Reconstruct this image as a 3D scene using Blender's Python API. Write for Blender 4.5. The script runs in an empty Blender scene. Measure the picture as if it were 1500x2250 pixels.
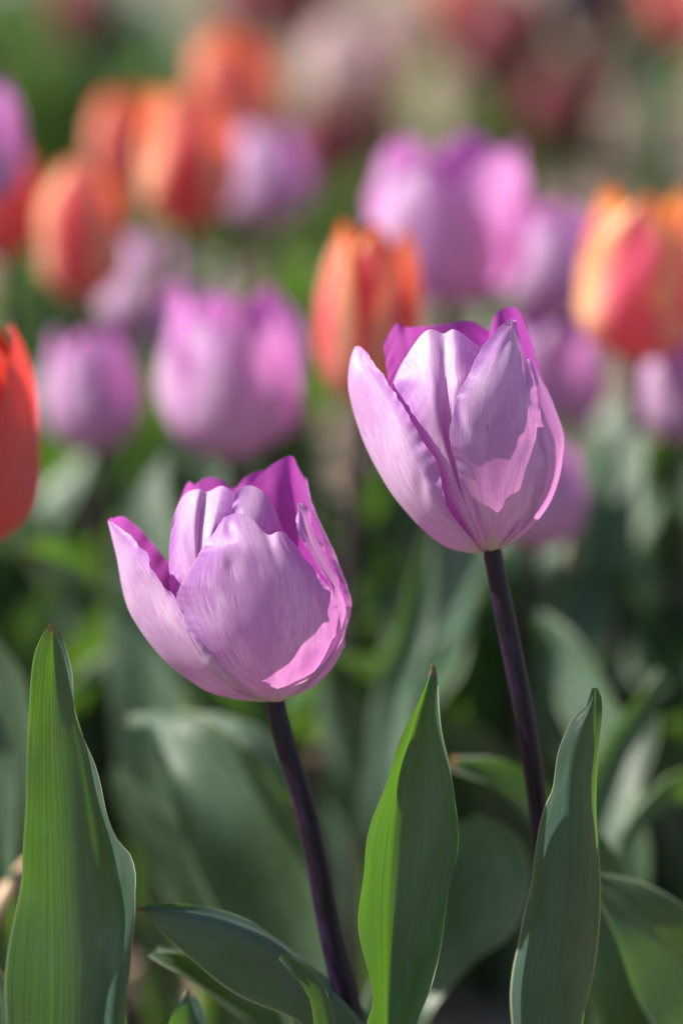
import bpy, math, random
import numpy as np
from mathutils import Vector, Matrix

# ------------------------------------------------------------------ camera, sky, sun, exposure
SC = bpy.context.scene
COL = SC.collection
HC, PITCH, LENS, FOCUS = 0.52, math.radians(17.5), 100.0, 0.735
K = 0.36 / 2250.0                      # tangent per photograph pixel
cam = bpy.data.cameras.new('camera')
cam_ob = bpy.data.objects.new('camera', cam)
COL.objects.link(cam_ob)
cam_ob.location = (0, 0, HC)
cam_ob.rotation_euler = (math.pi / 2 - PITCH, 0, 0)
cam.sensor_fit = 'VERTICAL'
cam.sensor_height = 36.0
cam.lens = LENS
cam.clip_start, cam.clip_end = 0.02, 500
cam.dof.use_dof = True
cam.dof.focus_distance = FOCUS
cam.dof.aperture_fstop = 4.0
SC.camera = cam_ob

SUN_TO = Vector((-0.80, 0.10, 0.76)).normalized()
EL = math.asin(SUN_TO.z)
AZ = math.atan2(SUN_TO.x, SUN_TO.y)
W_ = bpy.data.worlds.new("World")
SC.world = W_
W_.use_nodes = True
nt = W_.node_tree
sky = nt.nodes.new('ShaderNodeTexSky')
sky.sky_type = 'NISHITA'
sky.sun_disc = False
sky.sun_elevation = EL
sky.sun_rotation = AZ
nt.links.new(sky.outputs[0], nt.nodes['Background'].inputs[0])
nt.nodes['Background'].inputs[1].default_value = 0.068
sl = bpy.data.lights.new('sun', 'SUN')
sl.energy = 5.0
sl.angle = math.radians(0.53)
sl.color = (1.0, 0.95, 0.87)
so = bpy.data.objects.new('sun', sl)
COL.objects.link(so)
so.location = (-2, 2, 4)
so.rotation_euler = SUN_TO.to_track_quat('Z', 'Y').to_euler()
SC.view_settings.view_transform = 'Standard'
SC.view_settings.look = 'None'
SC.view_settings.gamma = 1.0
SC.view_settings.use_curve_mapping = False
SC.view_settings.exposure = 1.1
SC.render.engine = 'CYCLES'
SC.cycles.use_denoising = True
SC.cycles.max_bounces = 12
SC.cycles.transparent_max_bounces = 8
SC.cycles.transmission_bounces = 10
SC.cycles.diffuse_bounces = 6

FW = np.array([0, math.cos(PITCH), -math.sin(PITCH)])
UP = np.array([0, math.sin(PITCH), math.cos(PITCH)])
RT = np.array([1.0, 0, 0])
CP = np.array([0, 0, HC])


def at(px, py, d):
    """world point that stands at photo pixel (px, py), d metres deep"""
    return CP + d * (FW + (px - 750) * K * RT - (py - 1125) * K * UP)


def ground_at(px, py):
    r = FW + (px - 750) * K * RT - (py - 1125) * K * UP
    return CP - r * (HC / r[2])


rng = random.Random(7)

# ------------------------------------------------------------------ material helpers


class NB:
    def __init__(s, name):
        s.m = bpy.data.materials.new(name)
        s.m.use_nodes = True
        s.t = s.m.node_tree
        s.t.nodes.clear()
        s.out = s.t.nodes.new('ShaderNodeOutputMaterial')

    def n(s, typ, **kw):
        x = s.t.nodes.new(typ)
        for k, v in kw.items():
            setattr(x, k, v)
        return x

    def put(s, sock, v):
        if v is None:
            return
        if hasattr(v, 'is_output'):
            s.t.links.new(v, sock)
        else:
            if isinstance(v, (tuple, list)) and len(v) == 3 and len(sock.default_value) == 4:
                v = (*v, 1)
            sock.default_value = v

    def math(s, op, a, b=None, c=None, clamp=False):
        x = s.n('ShaderNodeMath', operation=op, use_clamp=clamp)
        for i, v in enumerate((a, b, c)):
            if v is not None:
                s.put(x.inputs[i], v)
        return x.outputs[0]

    def mix(s, f, a, b, mode='MIX'):
        x = s.n('ShaderNodeMix', data_type='RGBA', blend_type=mode)
        s.put(x.inputs[0], f)
        s.put(x.inputs[6], a)
        s.put(x.inputs[7], b)
        return x.outputs[2]

    def ramp(s, v, lo, hi, a=0.0, b=1.0):
        x = s.n('ShaderNodeMapRange', interpolation_type='SMOOTHSTEP')
        s.put(x.inputs[0], v)
        for i, q in enumerate((lo, hi, a, b)):
            s.put(x.inputs[i + 1], q)
        return x.outputs[0]

    def noise(s, vec, scale=1.0, detail=2.0, rough=0.5):
        x = s.n('ShaderNodeTexNoise')
        s.put(x.inputs['Vector'], vec)
        x.inputs['Scale'].default_value = scale
        x.inputs['Detail'].default_value = detail
        x.inputs['Roughness'].default_value = rough
        return x.outputs[0]

    def comb(s, a, b, c):
        x = s.n('ShaderNodeCombineXYZ')
        for i, v in enumerate((a, b, c)):
            s.put(x.inputs[i], v)
        return x.outputs[0]

    def bump(s, h, strength, dist):
        x = s.n('ShaderNodeBump')
        x.inputs['Strength'].default_value = strength
        x.inputs['Distance'].default_value = dist
        s.put(x.inputs['Height'], h)
        return x.outputs[0]

    def sheet(s, col, tcol, f, rough=0.45, spec=0.4, normal=None, sheen=0.0):
        p = s.n('ShaderNodeBsdfPrincipled')
        s.put(p.inputs['Base Color'], col)
        s.put(p.inputs['Roughness'], rough)
        s.put(p.inputs['Specular IOR Level'], spec)
        p.inputs['Sheen Weight'].default_value = sheen
        t = s.n('ShaderNodeBsdfTranslucent')
        s.put(t.inputs['Color'], tcol)
        if normal is not None:
            s.put(p.inputs['Normal'], normal)
            s.put(t.inputs['Normal'], normal)
        m = s.n('ShaderNodeMixShader')
        s.put(m.inputs[0], f)
        s.t.links.new(p.outputs[0], m.inputs[1])
        s.t.links.new(t.outputs[0], m.inputs[2])
        s.t.links.new(m.outputs[0], s.out.inputs[0])
        return s.m


def uv_nodes(b):
    uv = b.n('ShaderNodeUVMap', uv_map='UVMap')
    sp = b.n('ShaderNodeSeparateXYZ')
    b.put(sp.inputs[0], uv.outputs[0])
    rnd = b.n('ShaderNodeObjectInfo').outputs['Random']
    u, v = sp.outputs[0], sp.outputs[1]
    e = b.math('ABSOLUTE', b.math('MULTIPLY_ADD', u, 2.0, -1.0))
    return u, v, e, rnd


def petal_material(name, pale, main, rim, inner, inner2, trans, base=(0.55, 0.56, 0.34), f=0.45,
                   centre=None, seedscale=30.0, blotw=0.3, rimw=0.8, glow=0.6):
    b = NB(name)
    u, v, e, rnd = uv_nodes(b)
    seed = b.math('MULTIPLY', rnd, seedscale)
    fan = b.math('MULTIPLY_ADD', v, -0.45, e)
    streak = b.noise(b.comb(b.math('MULTIPLY', fan, 85.0), b.math('MULTIPLY', v, 9.0), seed), 1.0, 4.0, 0.62)
    fine = b.noise(b.comb(b.math('MULTIPLY', fan, 190.0), b.math('MULTIPLY', v, 24.0), seed), 1.0, 3.0, 0.7)
    blot = b.noise(b.comb(b.math('MULTIPLY', u, 4.0), b.math('MULTIPLY', v, 3.0), seed), 1.0, 4.0, 0.6)
    c = b.mix(b.math('MULTIPLY', b.ramp(streak, 0.38, 0.66), 0.9), pale, main)
    c = b.mix(b.math('MULTIPLY', b.ramp(blot, 0.42, 0.62), blotw), c, main)
    if centre:
        cen = b.ramp(b.math('ADD', e, b.math('MULTIPLY_ADD', streak, 0.5, -0.25)), 0.80, 0.20)
        c = b.mix(cen, c, centre)
    rimf = b.ramp(b.math('ADD', b.math('MULTIPLY_ADD', b.math('POWER', v, 3.0), 0.40, b.math('MULTIPLY', e, 0.80)),
                         b.math('MULTIPLY_ADD', streak, 0.5, -0.25)), 0.45, 1.0)
    c = b.mix(b.math('MULTIPLY', rimf, rimw), c, rim)
    c = b.mix(b.math('MULTIPLY', b.ramp(fine, 0.5, 0.75), 0.35), c, rim)
    spk = b.noise(b.comb(b.math('MULTIPLY', u, 26.0), b.math('MULTIPLY', v, 16.0), seed), 1.0, 2.0)
    c = b.mix(b.math('MULTIPLY', b.ramp(spk, 0.66, 0.76), 0.6), c, rim)
    c = b.mix(b.ramp(v, 0.13, 0.01), c, base)
    # thin pale hyaline margin, doubling as a painted highlight along the rim
    c = b.mix(b.math('MULTIPLY', b.ramp(e, 0.975, 1.0), 0.5), c, pale)
    ci = b.mix(b.ramp(streak, 0.3, 0.75), inner, inner2)
    geo = b.n('ShaderNodeNewGeometry')
    col = b.mix(geo.outputs['Backfacing'], c, ci)
    tc = b.mix(b.math('MULTIPLY', b.math('MAXIMUM', b.ramp(streak, 0.40, 0.72), b.ramp(blot, 0.45, 0.7)), 0.55), trans, inner2)
    tc = b.mix(b.math('MULTIPLY', b.ramp(v, 0.2, 0.0), 0.8), tc, base)
    h = b.math('MULTIPLY_ADD', fine, 0.4, streak)
    nrm = b.bump(h, 0.35, 0.0004)
    tb = b.mix(glow, tc, inner)
    tc = b.mix(geo.outputs['Backfacing'], tc, tb)
    return b.sheet(col, tc, f, 0.36, 0.6, nrm, 0.2)


def leaf_material(name, dark, light, trans, f=0.36, rough=0.42, edge=(0.42, 0.46, 0.27)):
    b = NB(name)
    u, v, e, rnd = uv_nodes(b)
    seed = b.math('MULTIPLY', rnd, 40.0)
    vein = b.noise(b.comb(b.math('MULTIPLY', u, 75.0), b.math('MULTIPLY', v, 3.0), seed), 1.0, 4.0, 0.6)
    blot = b.noise(b.comb(b.math('MULTIPLY', u, 2.2), b.math('MULTIPLY', v, 5.0), seed), 1.0, 4.0, 0.6)
    bloom = b.ramp(b.math('MULTIPLY_ADD', vein, 0.45, b.math('MULTIPLY', blot, 0.9)), 0.42, 0.90)
    c = b.mix(bloom, dark, light)
    line = b.noise(b.comb(b.math('MULTIPLY', u, 95.0), b.math('MULTIPLY', v, 1.5), seed), 1.0, 2.0, 0.5)
    c = b.mix(b.math('MULTIPLY', b.ramp(line, 0.50, 0.60), 0.28), c, dark)
    wax = b.noise(b.comb(b.math('MULTIPLY', u, 7.0), b.math('MULTIPLY', v, 16.0), seed), 1.0, 5.0, 0.7)
    c = b.mix(b.math('MULTIPLY', b.ramp(wax, 0.50, 0.70), 0.65), c, light)
    spk = b.noise(b.comb(b.math('MULTIPLY', u, 30.0), b.math('MULTIPLY', v, 70.0), seed), 1.0, 2.0)
    c = b.mix(b.math('MULTIPLY', b.ramp(spk, 0.71, 0.80), 0.40), c, (0.20, 0.22, 0.14))
    hs = b.n('ShaderNodeHueSaturation')
    b.put(hs.inputs['Hue'], b.math('MULTIPLY_ADD', rnd, 0.03, 0.485))
    b.put(hs.inputs['Value'], b.math('MULTIPLY_ADD', rnd, 0.35, 0.82))
    b.put(hs.inputs['Color'], c)
    c = hs.outputs[0]
    c = b.mix(b.math('MULTIPLY', b.ramp(e, 0.955, 0.985), 0.9), c, edge)
    c = b.mix(b.math('MULTIPLY', b.ramp(v, 0.982, 0.994), b.ramp(rnd, 0.45, 0.6)), c, (0.25, 0.14, 0.07))
    tc = b.mix(b.ramp(vein, 0.35, 0.7), trans, tuple(x * 0.62 for x in trans))
    nrm = b.bump(b.math('MULTIPLY_ADD', line, 0.7, vein), 0.5, 0.0005)
    r = b.math('MULTIPLY_ADD', blot, 0.15, rough - 0.10)
    return b.sheet(c, tc, f, r, 0.55, nrm, 0.06)


M = {}
M['lilac'] = petal_material('lilac_petal', (0.79, 0.59, 0.78), (0.60, 0.32, 0.62), (0.40, 0.15, 0.53),
                            (0.44, 0.022, 0.40), (0.34, 0.008, 0.30), (0.84, 0.32, 0.70), f=0.42, blotw=0.75)
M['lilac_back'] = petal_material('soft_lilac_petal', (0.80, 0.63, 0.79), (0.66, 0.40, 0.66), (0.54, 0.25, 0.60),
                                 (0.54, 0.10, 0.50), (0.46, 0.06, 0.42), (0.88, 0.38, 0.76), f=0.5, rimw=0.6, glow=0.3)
M['orange'] = petal_material('orange_petal', (0.90, 0.62, 0.42), (0.87, 0.42, 0.26), (0.88, 0.45, 0.18),
                             (0.80, 0.20, 0.05), (0.75, 0.12, 0.05), (0.92, 0.17, 0.08), base=(0.55, 0.40, 0.12),
                             centre=(0.72, 0.08, 0.11), f=0.42)
M['orange_pink'] = petal_material('orange_pink_petal', (0.92, 0.62, 0.38), (0.90, 0.46, 0.28), (0.92, 0.50, 0.14),
                                  (0.88, 0.36, 0.06), (0.85, 0.25, 0.05), (0.94, 0.24, 0.14), base=(0.55, 0.40, 0.12),
                                  centre=(0.82, 0.10, 0.24), f=0.42, blotw=0.1)
M['red'] = petal_material('red_petal', (0.80, 0.20, 0.18), (0.70, 0.11, 0.12), (0.74, 0.12, 0.11),
                          (0.72, 0.08, 0.03), (0.60, 0.05, 0.03), (0.85, 0.07, 0.03), base=(0.45, 0.25, 0.08))
M['crimson'] = petal_material('crimson_petal', (0.34, 0.07, 0.09), (0.25, 0.035, 0.055), (0.22, 0.03, 0.05),
                              (0.30, 0.02, 0.04), (0.24, 0.01, 0.02), (0.28, 0.02, 0.04), base=(0.25, 0.12, 0.06))
M['pink'] = petal_material('pale_pink_petal', (0.58, 0.45, 0.44), (0.52, 0.38, 0.38), (0.48, 0.30, 0.32),
                           (0.70, 0.50, 0.50), (0.66, 0.42, 0.44), (0.75, 0.48, 0.48))
M['dark'] = petal_material('black_purple_petal', (0.035, 0.015, 0.05), (0.02, 0.008, 0.035), (0.02, 0.006, 0.03),
                           (0.03, 0.01, 0.04), (0.02, 0.006, 0.03), (0.05, 0.01, 0.06), base=(0.04, 0.04, 0.03))
M['leaf'] = leaf_material('tulip_leaf', (0.016, 0.046, 0.026), (0.075, 0.130, 0.124), (0.14, 0.33, 0.013), 0.36)
M['leaf_back'] = leaf_material('glaucous_leaf', (0.014, 0.044, 0.018), (0.100, 0.165, 0.108), (0.16, 0.34, 0.025), 0.30, 0.38)


def stem_material(name, a, c2, low):
    b = NB(name)
    u, v, e, rnd = uv_nodes(b)
    st = b.noise(b.comb(b.math('MULTIPLY', u, 14.0), b.math('MULTIPLY', v, 24.0), rnd), 1.0, 4.0, 0.6)
    c = b.mix(b.ramp(st, 0.35, 0.75), a, c2)
    c = b.mix(b.math('MULTIPLY', b.ramp(v, 0.55, 0.05), 0.7), c, low)
    p = b.n('ShaderNodeBsdfPrincipled')
    b.put(p.inputs['Base Color'], c)
    b.put(p.inputs['Roughness'], b.math('MULTIPLY_ADD', st, 0.25, 0.30))
    p.inputs['Specular IOR Level'].default_value = 0.32
    b.put(p.inputs['Normal'], b.bump(st, 0.2, 0.0004))
    b.t.links.new(p.outputs[0], b.out.inputs[0])
    return b.m


M['stem'] = stem_material('purple_stem', (0.007, 0.003, 0.008), (0.028, 0.013, 0.048), (0.020, 0.011, 0.013))
M['stem_back'] = stem_material('brown_green_stem', (0.035, 0.022, 0.028), (0.065, 0.045, 0.05), (0.04, 0.06, 0.03))
M['straw'] = stem_material('dry_straw', (0.42, 0.27, 0.17), (0.55, 0.38, 0.25), (0.40, 0.25, 0.16))


def soil_material():
    b = NB('dry_soil')
    g = b.n('ShaderNodeTexCoord').outputs['Object']
    a = b.noise(g, 3.0, 5.0, 0.6)
    d = b.noise(g, 40.0, 5.0, 0.65)
    f = b.noise(g, 240.0, 3.0, 0.6)
    c = b.mix(b.ramp(d, 0.35, 0.68), (0.10, 0.068, 0.052), (0.29, 0.215, 0.165))
    c = b.mix(b.math('MULTIPLY', b.ramp(a, 0.35, 0.65), 0.5), c, (0.30, 0.245, 0.205))
    p = b.n('ShaderNodeBsdfPrincipled')
    b.put(p.inputs['Base Color'], c)
    p.inputs['Roughness'].default_value = 0.95
    p.inputs['Specular IOR Level'].default_value = 0.15
    b.put(p.inputs['Normal'], b.bump(b.math('MULTIPLY_ADD', f, 0.35, d), 0.9, 0.01))
    b.t.links.new(p.outputs[0], b.out.inputs[0])
    return b.m


M['soil'] = soil_material()


def chip_material():
    b = NB('bark_chip')
    g = b.n('ShaderNodeTexCoord').outputs['Object']
    d = b.noise(g, 55.0, 4.0, 0.6)
    k = b.noise(g, 18.0, 2.0, 0.5)
    c = b.mix(b.ramp(d, 0.3, 0.7), (0.10, 0.055, 0.040), (0.30, 0.19, 0.14))
    c = b.mix(b.ramp(k, 0.45, 0.7), c, (0.36, 0.26, 0.21))
    p = b.n('ShaderNodeBsdfPrincipled')
    b.put(p.inputs['Base Color'], c)
    p.inputs['Roughness'].default_value = 0.9
    b.t.links.new(p.outputs[0], b.out.inputs[0])
    return b.m


M['chip'] = chip_material()


def grass_material():
    b = NB('grass_blade')
    rnd = b.n('ShaderNodeTexCoord').outputs['Object']
    d = b.noise(rnd, 6.0, 3.0, 0.6)
    c = b.mix(b.ramp(d, 0.3, 0.7), (0.10, 0.19, 0.03), (0.19, 0.28, 0.07))
    return b.sheet(c, (0.16, 0.30, 0.03), 0.35, 0.5, 0.3)


M['grass'] = grass_material()

# ------------------------------------------------------------------ object helpers


def tag(o, label=None, cat=None, group=None, kind=None):
    for k, v in (('label', label), ('category', cat), ('group', group), ('kind', kind)):
        if v:
            o[k] = v
    return o


def empty(name, loc, label, cat, group=None):
    o = bpy.data.objects.new(name, None)
    o.empty_display_size = 0.02
    COL.objects.link(o)
    o.location = loc
    return tag(o, label, cat, group)


def link_mesh(name, me, parent=None, mat=None):
    o = bpy.data.objects.new(name, me)
    COL.objects.link(o)
    if parent:
        o.parent = parent
    if mat and not me.materials:
        me.materials.append(mat)
    return o


def grid_mesh(name, P, mat, flip_centre=None, closed=False, flip=False):
    """P: (nv, nu, 3) array -> smooth quad sheet with UVs (u across, v along)"""
    nv, nu = P.shape[:2]
    nq = nu if closed else nu - 1
    faces, uvs = [], []
    for j in range(nv - 1):
        for i in range(nq):
            i2 = (i + 1) % nu
            faces.append((j * nu + i, j * nu + i2, (j + 1) * nu + i2, (j + 1) * nu + i))
            a, b2 = i / nq if closed else i / (nu - 1), (i + 1) / nq if closed else (i + 1) / (nu - 1)
            c, d = j / (nv - 1), (j + 1) / (nv - 1)
            uvs.append(((a, c), (b2, c), (b2, d), (a, d)))
    V = P.reshape(-1, 3)
    if flip_centre is not None:
        s = 0.0
        for f in faces[::3]:
            q = V[list(f)]
            n = np.cross(q[2] - q[0], q[3] - q[1])
            s += float(np.dot(n, q.mean(0) - flip_centre))
        flip = s < 0
    if flip:
        faces = [f[::-1] for f in faces]
        uvs = [t[::-1] for t in uvs]
    me = bpy.data.meshes.new(name)
    me.from_pydata([tuple(p) for p in V], [], faces)
    ul = me.uv_layers.new(name='UVMap')
    ul.data.foreach_set('uv', np.array(uvs, dtype=np.float32).ravel())
    me.polygons.foreach_set('use_smooth', [True] * len(faces))
    me.materials.append(mat)
    me.update()
    return me


def hermite(T, Y, t):
    """cubic Catmull-Rom on uneven knots; Y (n, k)"""
    T = np.asarray(T, float)
    Y = np.asarray(Y, float)
    n = len(T)
    if n == 2:
        w = ((t - T[0]) / (T[1] - T[0]))[:, None]
        return Y[0] * (1 - w) + Y[1] * w
    d = np.diff(Y, axis=0) / np.diff(T)[:, None]
    h = np.diff(T)
    m = np.zeros_like(Y)
    m[1:-1] = (d[:-1] * h[1:, None] + d[1:] * h[:-1, None]) / (h[1:] + h[:-1])[:, None]
    m[0] = 1.5 * d[0] - 0.5 * m[1]
    m[-1] = 1.5 * d[-1] - 0.5 * m[-2]
    i = np.clip(np.searchsorted(T, t, side='right') - 1, 0, n - 2)
    hh = h[i][:, None]
    s = ((t - T[i]) / h[i])[:, None]
    return ((2 * s**3 - 3 * s**2 + 1) * Y[i] + (s**3 - 2 * s**2 + s) * hh * m[i]
            + (-2 * s**3 + 3 * s**2) * Y[i + 1] + (s**3 - s**2) * hh * m[i + 1])


def resample(pts, n):
    pts = np.asarray(pts, float)
    L = np.concatenate([[0], np.cumsum(np.maximum(np.linalg.norm(np.diff(pts, axis=0), axis=1), 1e-6))])
    return hermite(L, pts, np.linspace(0, L[-1], n))


def wavy(P, r, edge_amp, body_amp, freq, dents=0):
    """ripple a sheet along its normals, more towards the margins"""
    nv, nu = P.shape[:2]
    du = np.gradient(P, axis=1)
    dv = np.gradient(P, axis=0)
    N = np.cross(du, dv)
    N /= np.maximum(np.linalg.norm(N, axis=2, keepdims=True), 1e-12)
    v = np.linspace(0, 1, nv)[:, None]
    u = np.linspace(-1, 1, nu)[None, :]
    w = 0
    for k in range(5):
        f = freq * (0.6 + 0.45 * k) * r.uniform(0.8, 1.2)
        w = w + np.sin(f * v * 2 * math.pi + r.uniform(0, 6.3) + u * r.uniform(-1.6, 1.6)) / (1 + 0.5 * k)
    low = 0
    for k in range(4):
        low = low + np.sin(v * r.uniform(4, 14) + u * r.uniform(-5, 5) + r.uniform(0, 6.3))
    env = np.clip(v * 4, 0, 1)
    D = (w * edge_amp * np.abs(u)**4 + low * body_amp * 0.5) * env
    for k in range(dents):
        cu, cv = r.choice((-1, 1)) * r.uniform(.35, .95), r.uniform(.3, .95)
        su, sv = r.uniform(.07, .18), r.uniform(.03, .10)
        D = D + r.uniform(-.00075, .0006) * np.exp(-((u - cu) / su)**2 - ((v - cv - 0.25 * (np.abs(u) - abs(cu))) / sv)**2)
    return P + N * D[..., None]


def patch(cols, conv, nu, nv, D0, slope=0.0, y0=0.0, grooves=(), zs=1.0, rag=0):
    """cols: polylines base -> tip of (zoom x, zoom y, depth in photo px towards the camera)"""
    C = []
    for c in cols:
        q = [conv(*p) for p in c]
        C.append(resample([(a, b2, c2 * zs) for a, b2, c2 in q], nv))
    C = np.array(C)                                 # ncol, nv, 3
    t = np.linspace(0, 1, len(cols))
    tu = np.linspace(0, 1, nu)
    G = np.zeros((nv, nu, 3))
    for j in range(nv):
        G[j] = hermite(t, C[:, j], tu)
    vv = np.linspace(0, 1, nv)[:, None]
    for (u0, wd, dp, v0, v1) in grooves:
        k = np.exp(-((tu[None, :] - u0) / wd)**2) * np.clip((vv - v0) / 0.08, 0, 1) * np.clip((v1 - vv) / 0.08, 0, 1)
        G[..., 2] += dp * k
    if rag:
        rr = np.random.default_rng(rag)
        for side, sg in ((0, 1), (-1, -1)):
            n = np.zeros(nv)
            for k in range(14):
                f = rr.uniform(5, 42)
                n += np.sin(f * vv[:, 0] * 6.28 + rr.uniform(0, 6.28)) * (7 / (f + 7))
            n *= 1.1 * np.clip(vv[:, 0] * 3 - 0.6, 0, 1) * np.clip((1 - vv[:, 0]) * 9, 0, 1)
            e = G[:, side] - G[:, side + 4 * sg]
            e[:, 2] = 0
            e /= np.maximum(np.linalg.norm(e, axis=1, keepdims=True), 1e-6)
            w = np.clip(1 - (tu if sg > 0 else 1 - tu) / 0.10, 0, 1)
            G += (e * n[:, None])[:, None, :] * w[None, :, None]
    px, py = G[..., 0], G[..., 1]
    dz = G[..., 2] + slope * (py - y0)
    d = D0 - dz * K * 0.75
    return (CP + d[..., None] * (FW + ((px - 750) * K)[..., None] * RT - ((py - 1125) * K)[..., None] * UP))


def body_fn(tab):
    ys = np.array([t[0] for t in tab], float)
    cs = np.array([t[1] for t in tab], float)
    rs = np.array([t[2] for t in tab], float)
    o = np.argsort(ys)
    ys, cs, rs = ys[o], cs[o], rs[o]

    def f(px, py):
        c = np.interp(py, ys, cs)
        r = np.interp(py, ys, rs)
        return math.sqrt(max(r * r - (px - c)**2, (0.12 * r)**2))
    return f


def zoomer(x0, y0, s, body=None):
    def conv(x, y, z=0.0, side=0):
        px, py = x0 + x / s, y0 + y / s
        if side:
            z = side * body(px, py) + z
        return (px, py, z)
    return conv


def tube(name, pts, radii, mat, n=14, nv=40):
    """smooth tapering tube through world points"""
    pts = np.asarray(pts, float)
    Q = resample(np.column_stack([pts, np.asarray(radii, float)]), nv)
    c, r = Q[:, :3], Q[:, 3]
    tg = np.gradient(c, axis=0)
    tg /= np.linalg.norm(tg, axis=1, keepdims=True)
    ref = np.array([0.0, 1.0, 0.0])
    a = np.cross(tg, ref)
    a /= np.linalg.norm(a, axis=1, keepdims=True)
    b = np.cross(a, tg)
    th = np.linspace(0, 2 * math.pi, n, endpoint=False)
    P = c[:, None, :] + r[:, None, None] * (np.cos(th)[None, :, None] * a[:, None, :] + np.sin(th)[None, :, None] * b[:, None, :])
    cen = c.mean(0)
    return grid_mesh(name, P, mat, flip_centre=None, closed=True, flip=True)


def shift(P, root):
    return P - np.array(root.location)


# ------------------------------------------------------------------ the ground
def make_ground():
    nx, ny = 150, 190
    xs = np.linspace(-1.6, 1.6, nx)
    ys = np.linspace(0.25, 4.6, ny)
    X, Y = np.meshgrid(xs, ys)
    r = np.random.default_rng(3)
    Z = np.zeros_like(X)
    for k in range(26):
        f = r.uniform(6, 60)
        a = r.uniform(0, 6.28)
        Z += 0.05 / f * np.sin(f * (X * math.cos(a) + Y * math.sin(a)) + r.uniform(0, 6.28)) * 1.6
    Z += r.normal(0, 0.0022, X.shape)
    edge = np.minimum.reduce([(X + 1.6) / 0.25, (1.6 - X) / 0.25, (Y - 0.25) / 0.2, (4.6 - Y) / 0.4])
    Z = Z * np.clip(edge, 0, 1) - 0.006
    me = grid_mesh('soil', np.dstack([X, Y, Z]), M['soil'])
    o = link_mesh('soil', me)
    tag(o, kind='structure')
    big = bpy.data.meshes.new('ground')
    big.from_pydata([(-150, -150, -0.03), (150, -150, -0.03), (150, 150, -0.03), (-150, 150, -0.03)], [], [(0, 1, 2, 3)])
    big.materials.append(M['soil'])
    tag(link_mesh('ground', big), kind='structure')


make_ground()


def make_chips():
    r = random.Random(5)
    V, F = [], []
    for _ in range(5200):
        y = r.uniform(0.55, 4.2) if r.random() < 0.55 else r.uniform(0.75, 1.7)
        x = r.uniform(-0.26 - 0.16 * y, 0.26 + 0.16 * y)
        L, Wd, T = r.uniform(0.008, 0.03), r.uniform(0.004, 0.012), r.uniform(0.002, 0.006)
        m = Matrix.Translation((x, y, r.uniform(0.0, 0.008))) @ Matrix.Rotation(r.uniform(0, 6.3), 4, 'Z') @ \
            Matrix.Rotation(r.uniform(-0.5, 0.5), 4, 'X') @ Matrix.Rotation(r.uniform(-0.4, 0.4), 4, 'Y')
        b0 = len(V)
        for (sx, sy, sz) in ((-1, -1, -1), (1, -1, -1), (1, 1, -1), (-1, 1, -1), (-1, -1, 1), (1, -1, 1), (1, 1, 1), (-1, 1, 1)):
            q = 0.7 if sz > 0 else 1.0
            V.append(tuple(m @ Vector((sx * L / 2 * q * r.uniform(.7, 1.1), sy * Wd / 2 * q * r.uniform(.6, 1.1), sz * T / 2 * r.uniform(.7, 1.2)))))
        for f in ((3, 2, 1, 0), (4, 5, 6, 7), (0, 1, 5, 4), (1, 2, 6, 5), (2, 3, 7, 6), (3, 0, 4, 7)):
            F.append(tuple(b0 + i for i in f))
    me = bpy.data.meshes.new('bark_mulch')
    me.from_pydata(V, [], F)
    me.materials.append(M['chip'])
    tag(link_mesh('bark_mulch', me), 'scattered brown bark chips and clods lying on the soil', 'mulch', kind='stuff')


make_chips()

# ------------------------------------------------------------------ parametric tulips for the beds behind


def petal_sheet(H, R, opening, inner, r, nu=17, nv=20):
    v = np.linspace(0, 1, nv)
    u = np.linspace(-1, 1, nu)
    kv = [0, .12, .3, .5, .7, .86, 1.0]
    rp = np.array([.10, .58, .93, 1.0, .92 + .12 * opening, .74 + .38 * opening, .50 + .75 * opening])
    rad = hermite(kv, rp[:, None], v)[:, 0] * R * (0.93 if inner else 1.0)
    ws = np.array([.16, .55, .92, 1.0, .86, .56, .05 if not inner else .10])
    hw = hermite(kv, ws[:, None], v)[:, 0] * R * (0.98 if not inner else 0.90)
    z = H * (0.35 * v**1.7 + 0.65 * v) * (0.97 if inner else 1.0)
    P = np.zeros((nv, nu, 3))
    for j in range(nv):
        rc = rad[j]
        curv = max(rc, 0.5 * R) * 0.92
        a = u * hw[j] / curv
        x = rc + curv * (np.cos(a) - 1)
        y = curv * np.sin(a)
        zz = z[j] + 0 * a
        P[j] = np.column_stack([x, y, zz])
        P[j, :, 0] -= 0.05 * R * np.exp(-(u / 0.13)**2) * v[j]
    return wavy(P, r, 0.0006, 0.0007, 3.0)


PETALS = {}


def petal_meshes(kind, opening, variant):
    key = (kind, opening, variant)
    if key not in PETALS:
        r = random.Random(hash((opening, variant)) & 0xffff)
        H, R = 0.060, {'orange': 0.0215, 'orange_pink': 0.0215, 'red': 0.023}.get(kind, 0.0265)
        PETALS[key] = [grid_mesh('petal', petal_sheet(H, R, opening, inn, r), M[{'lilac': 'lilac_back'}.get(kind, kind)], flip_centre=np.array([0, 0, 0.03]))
                       for inn in (False, True, False, True)]
    return PETALS[key]


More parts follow.
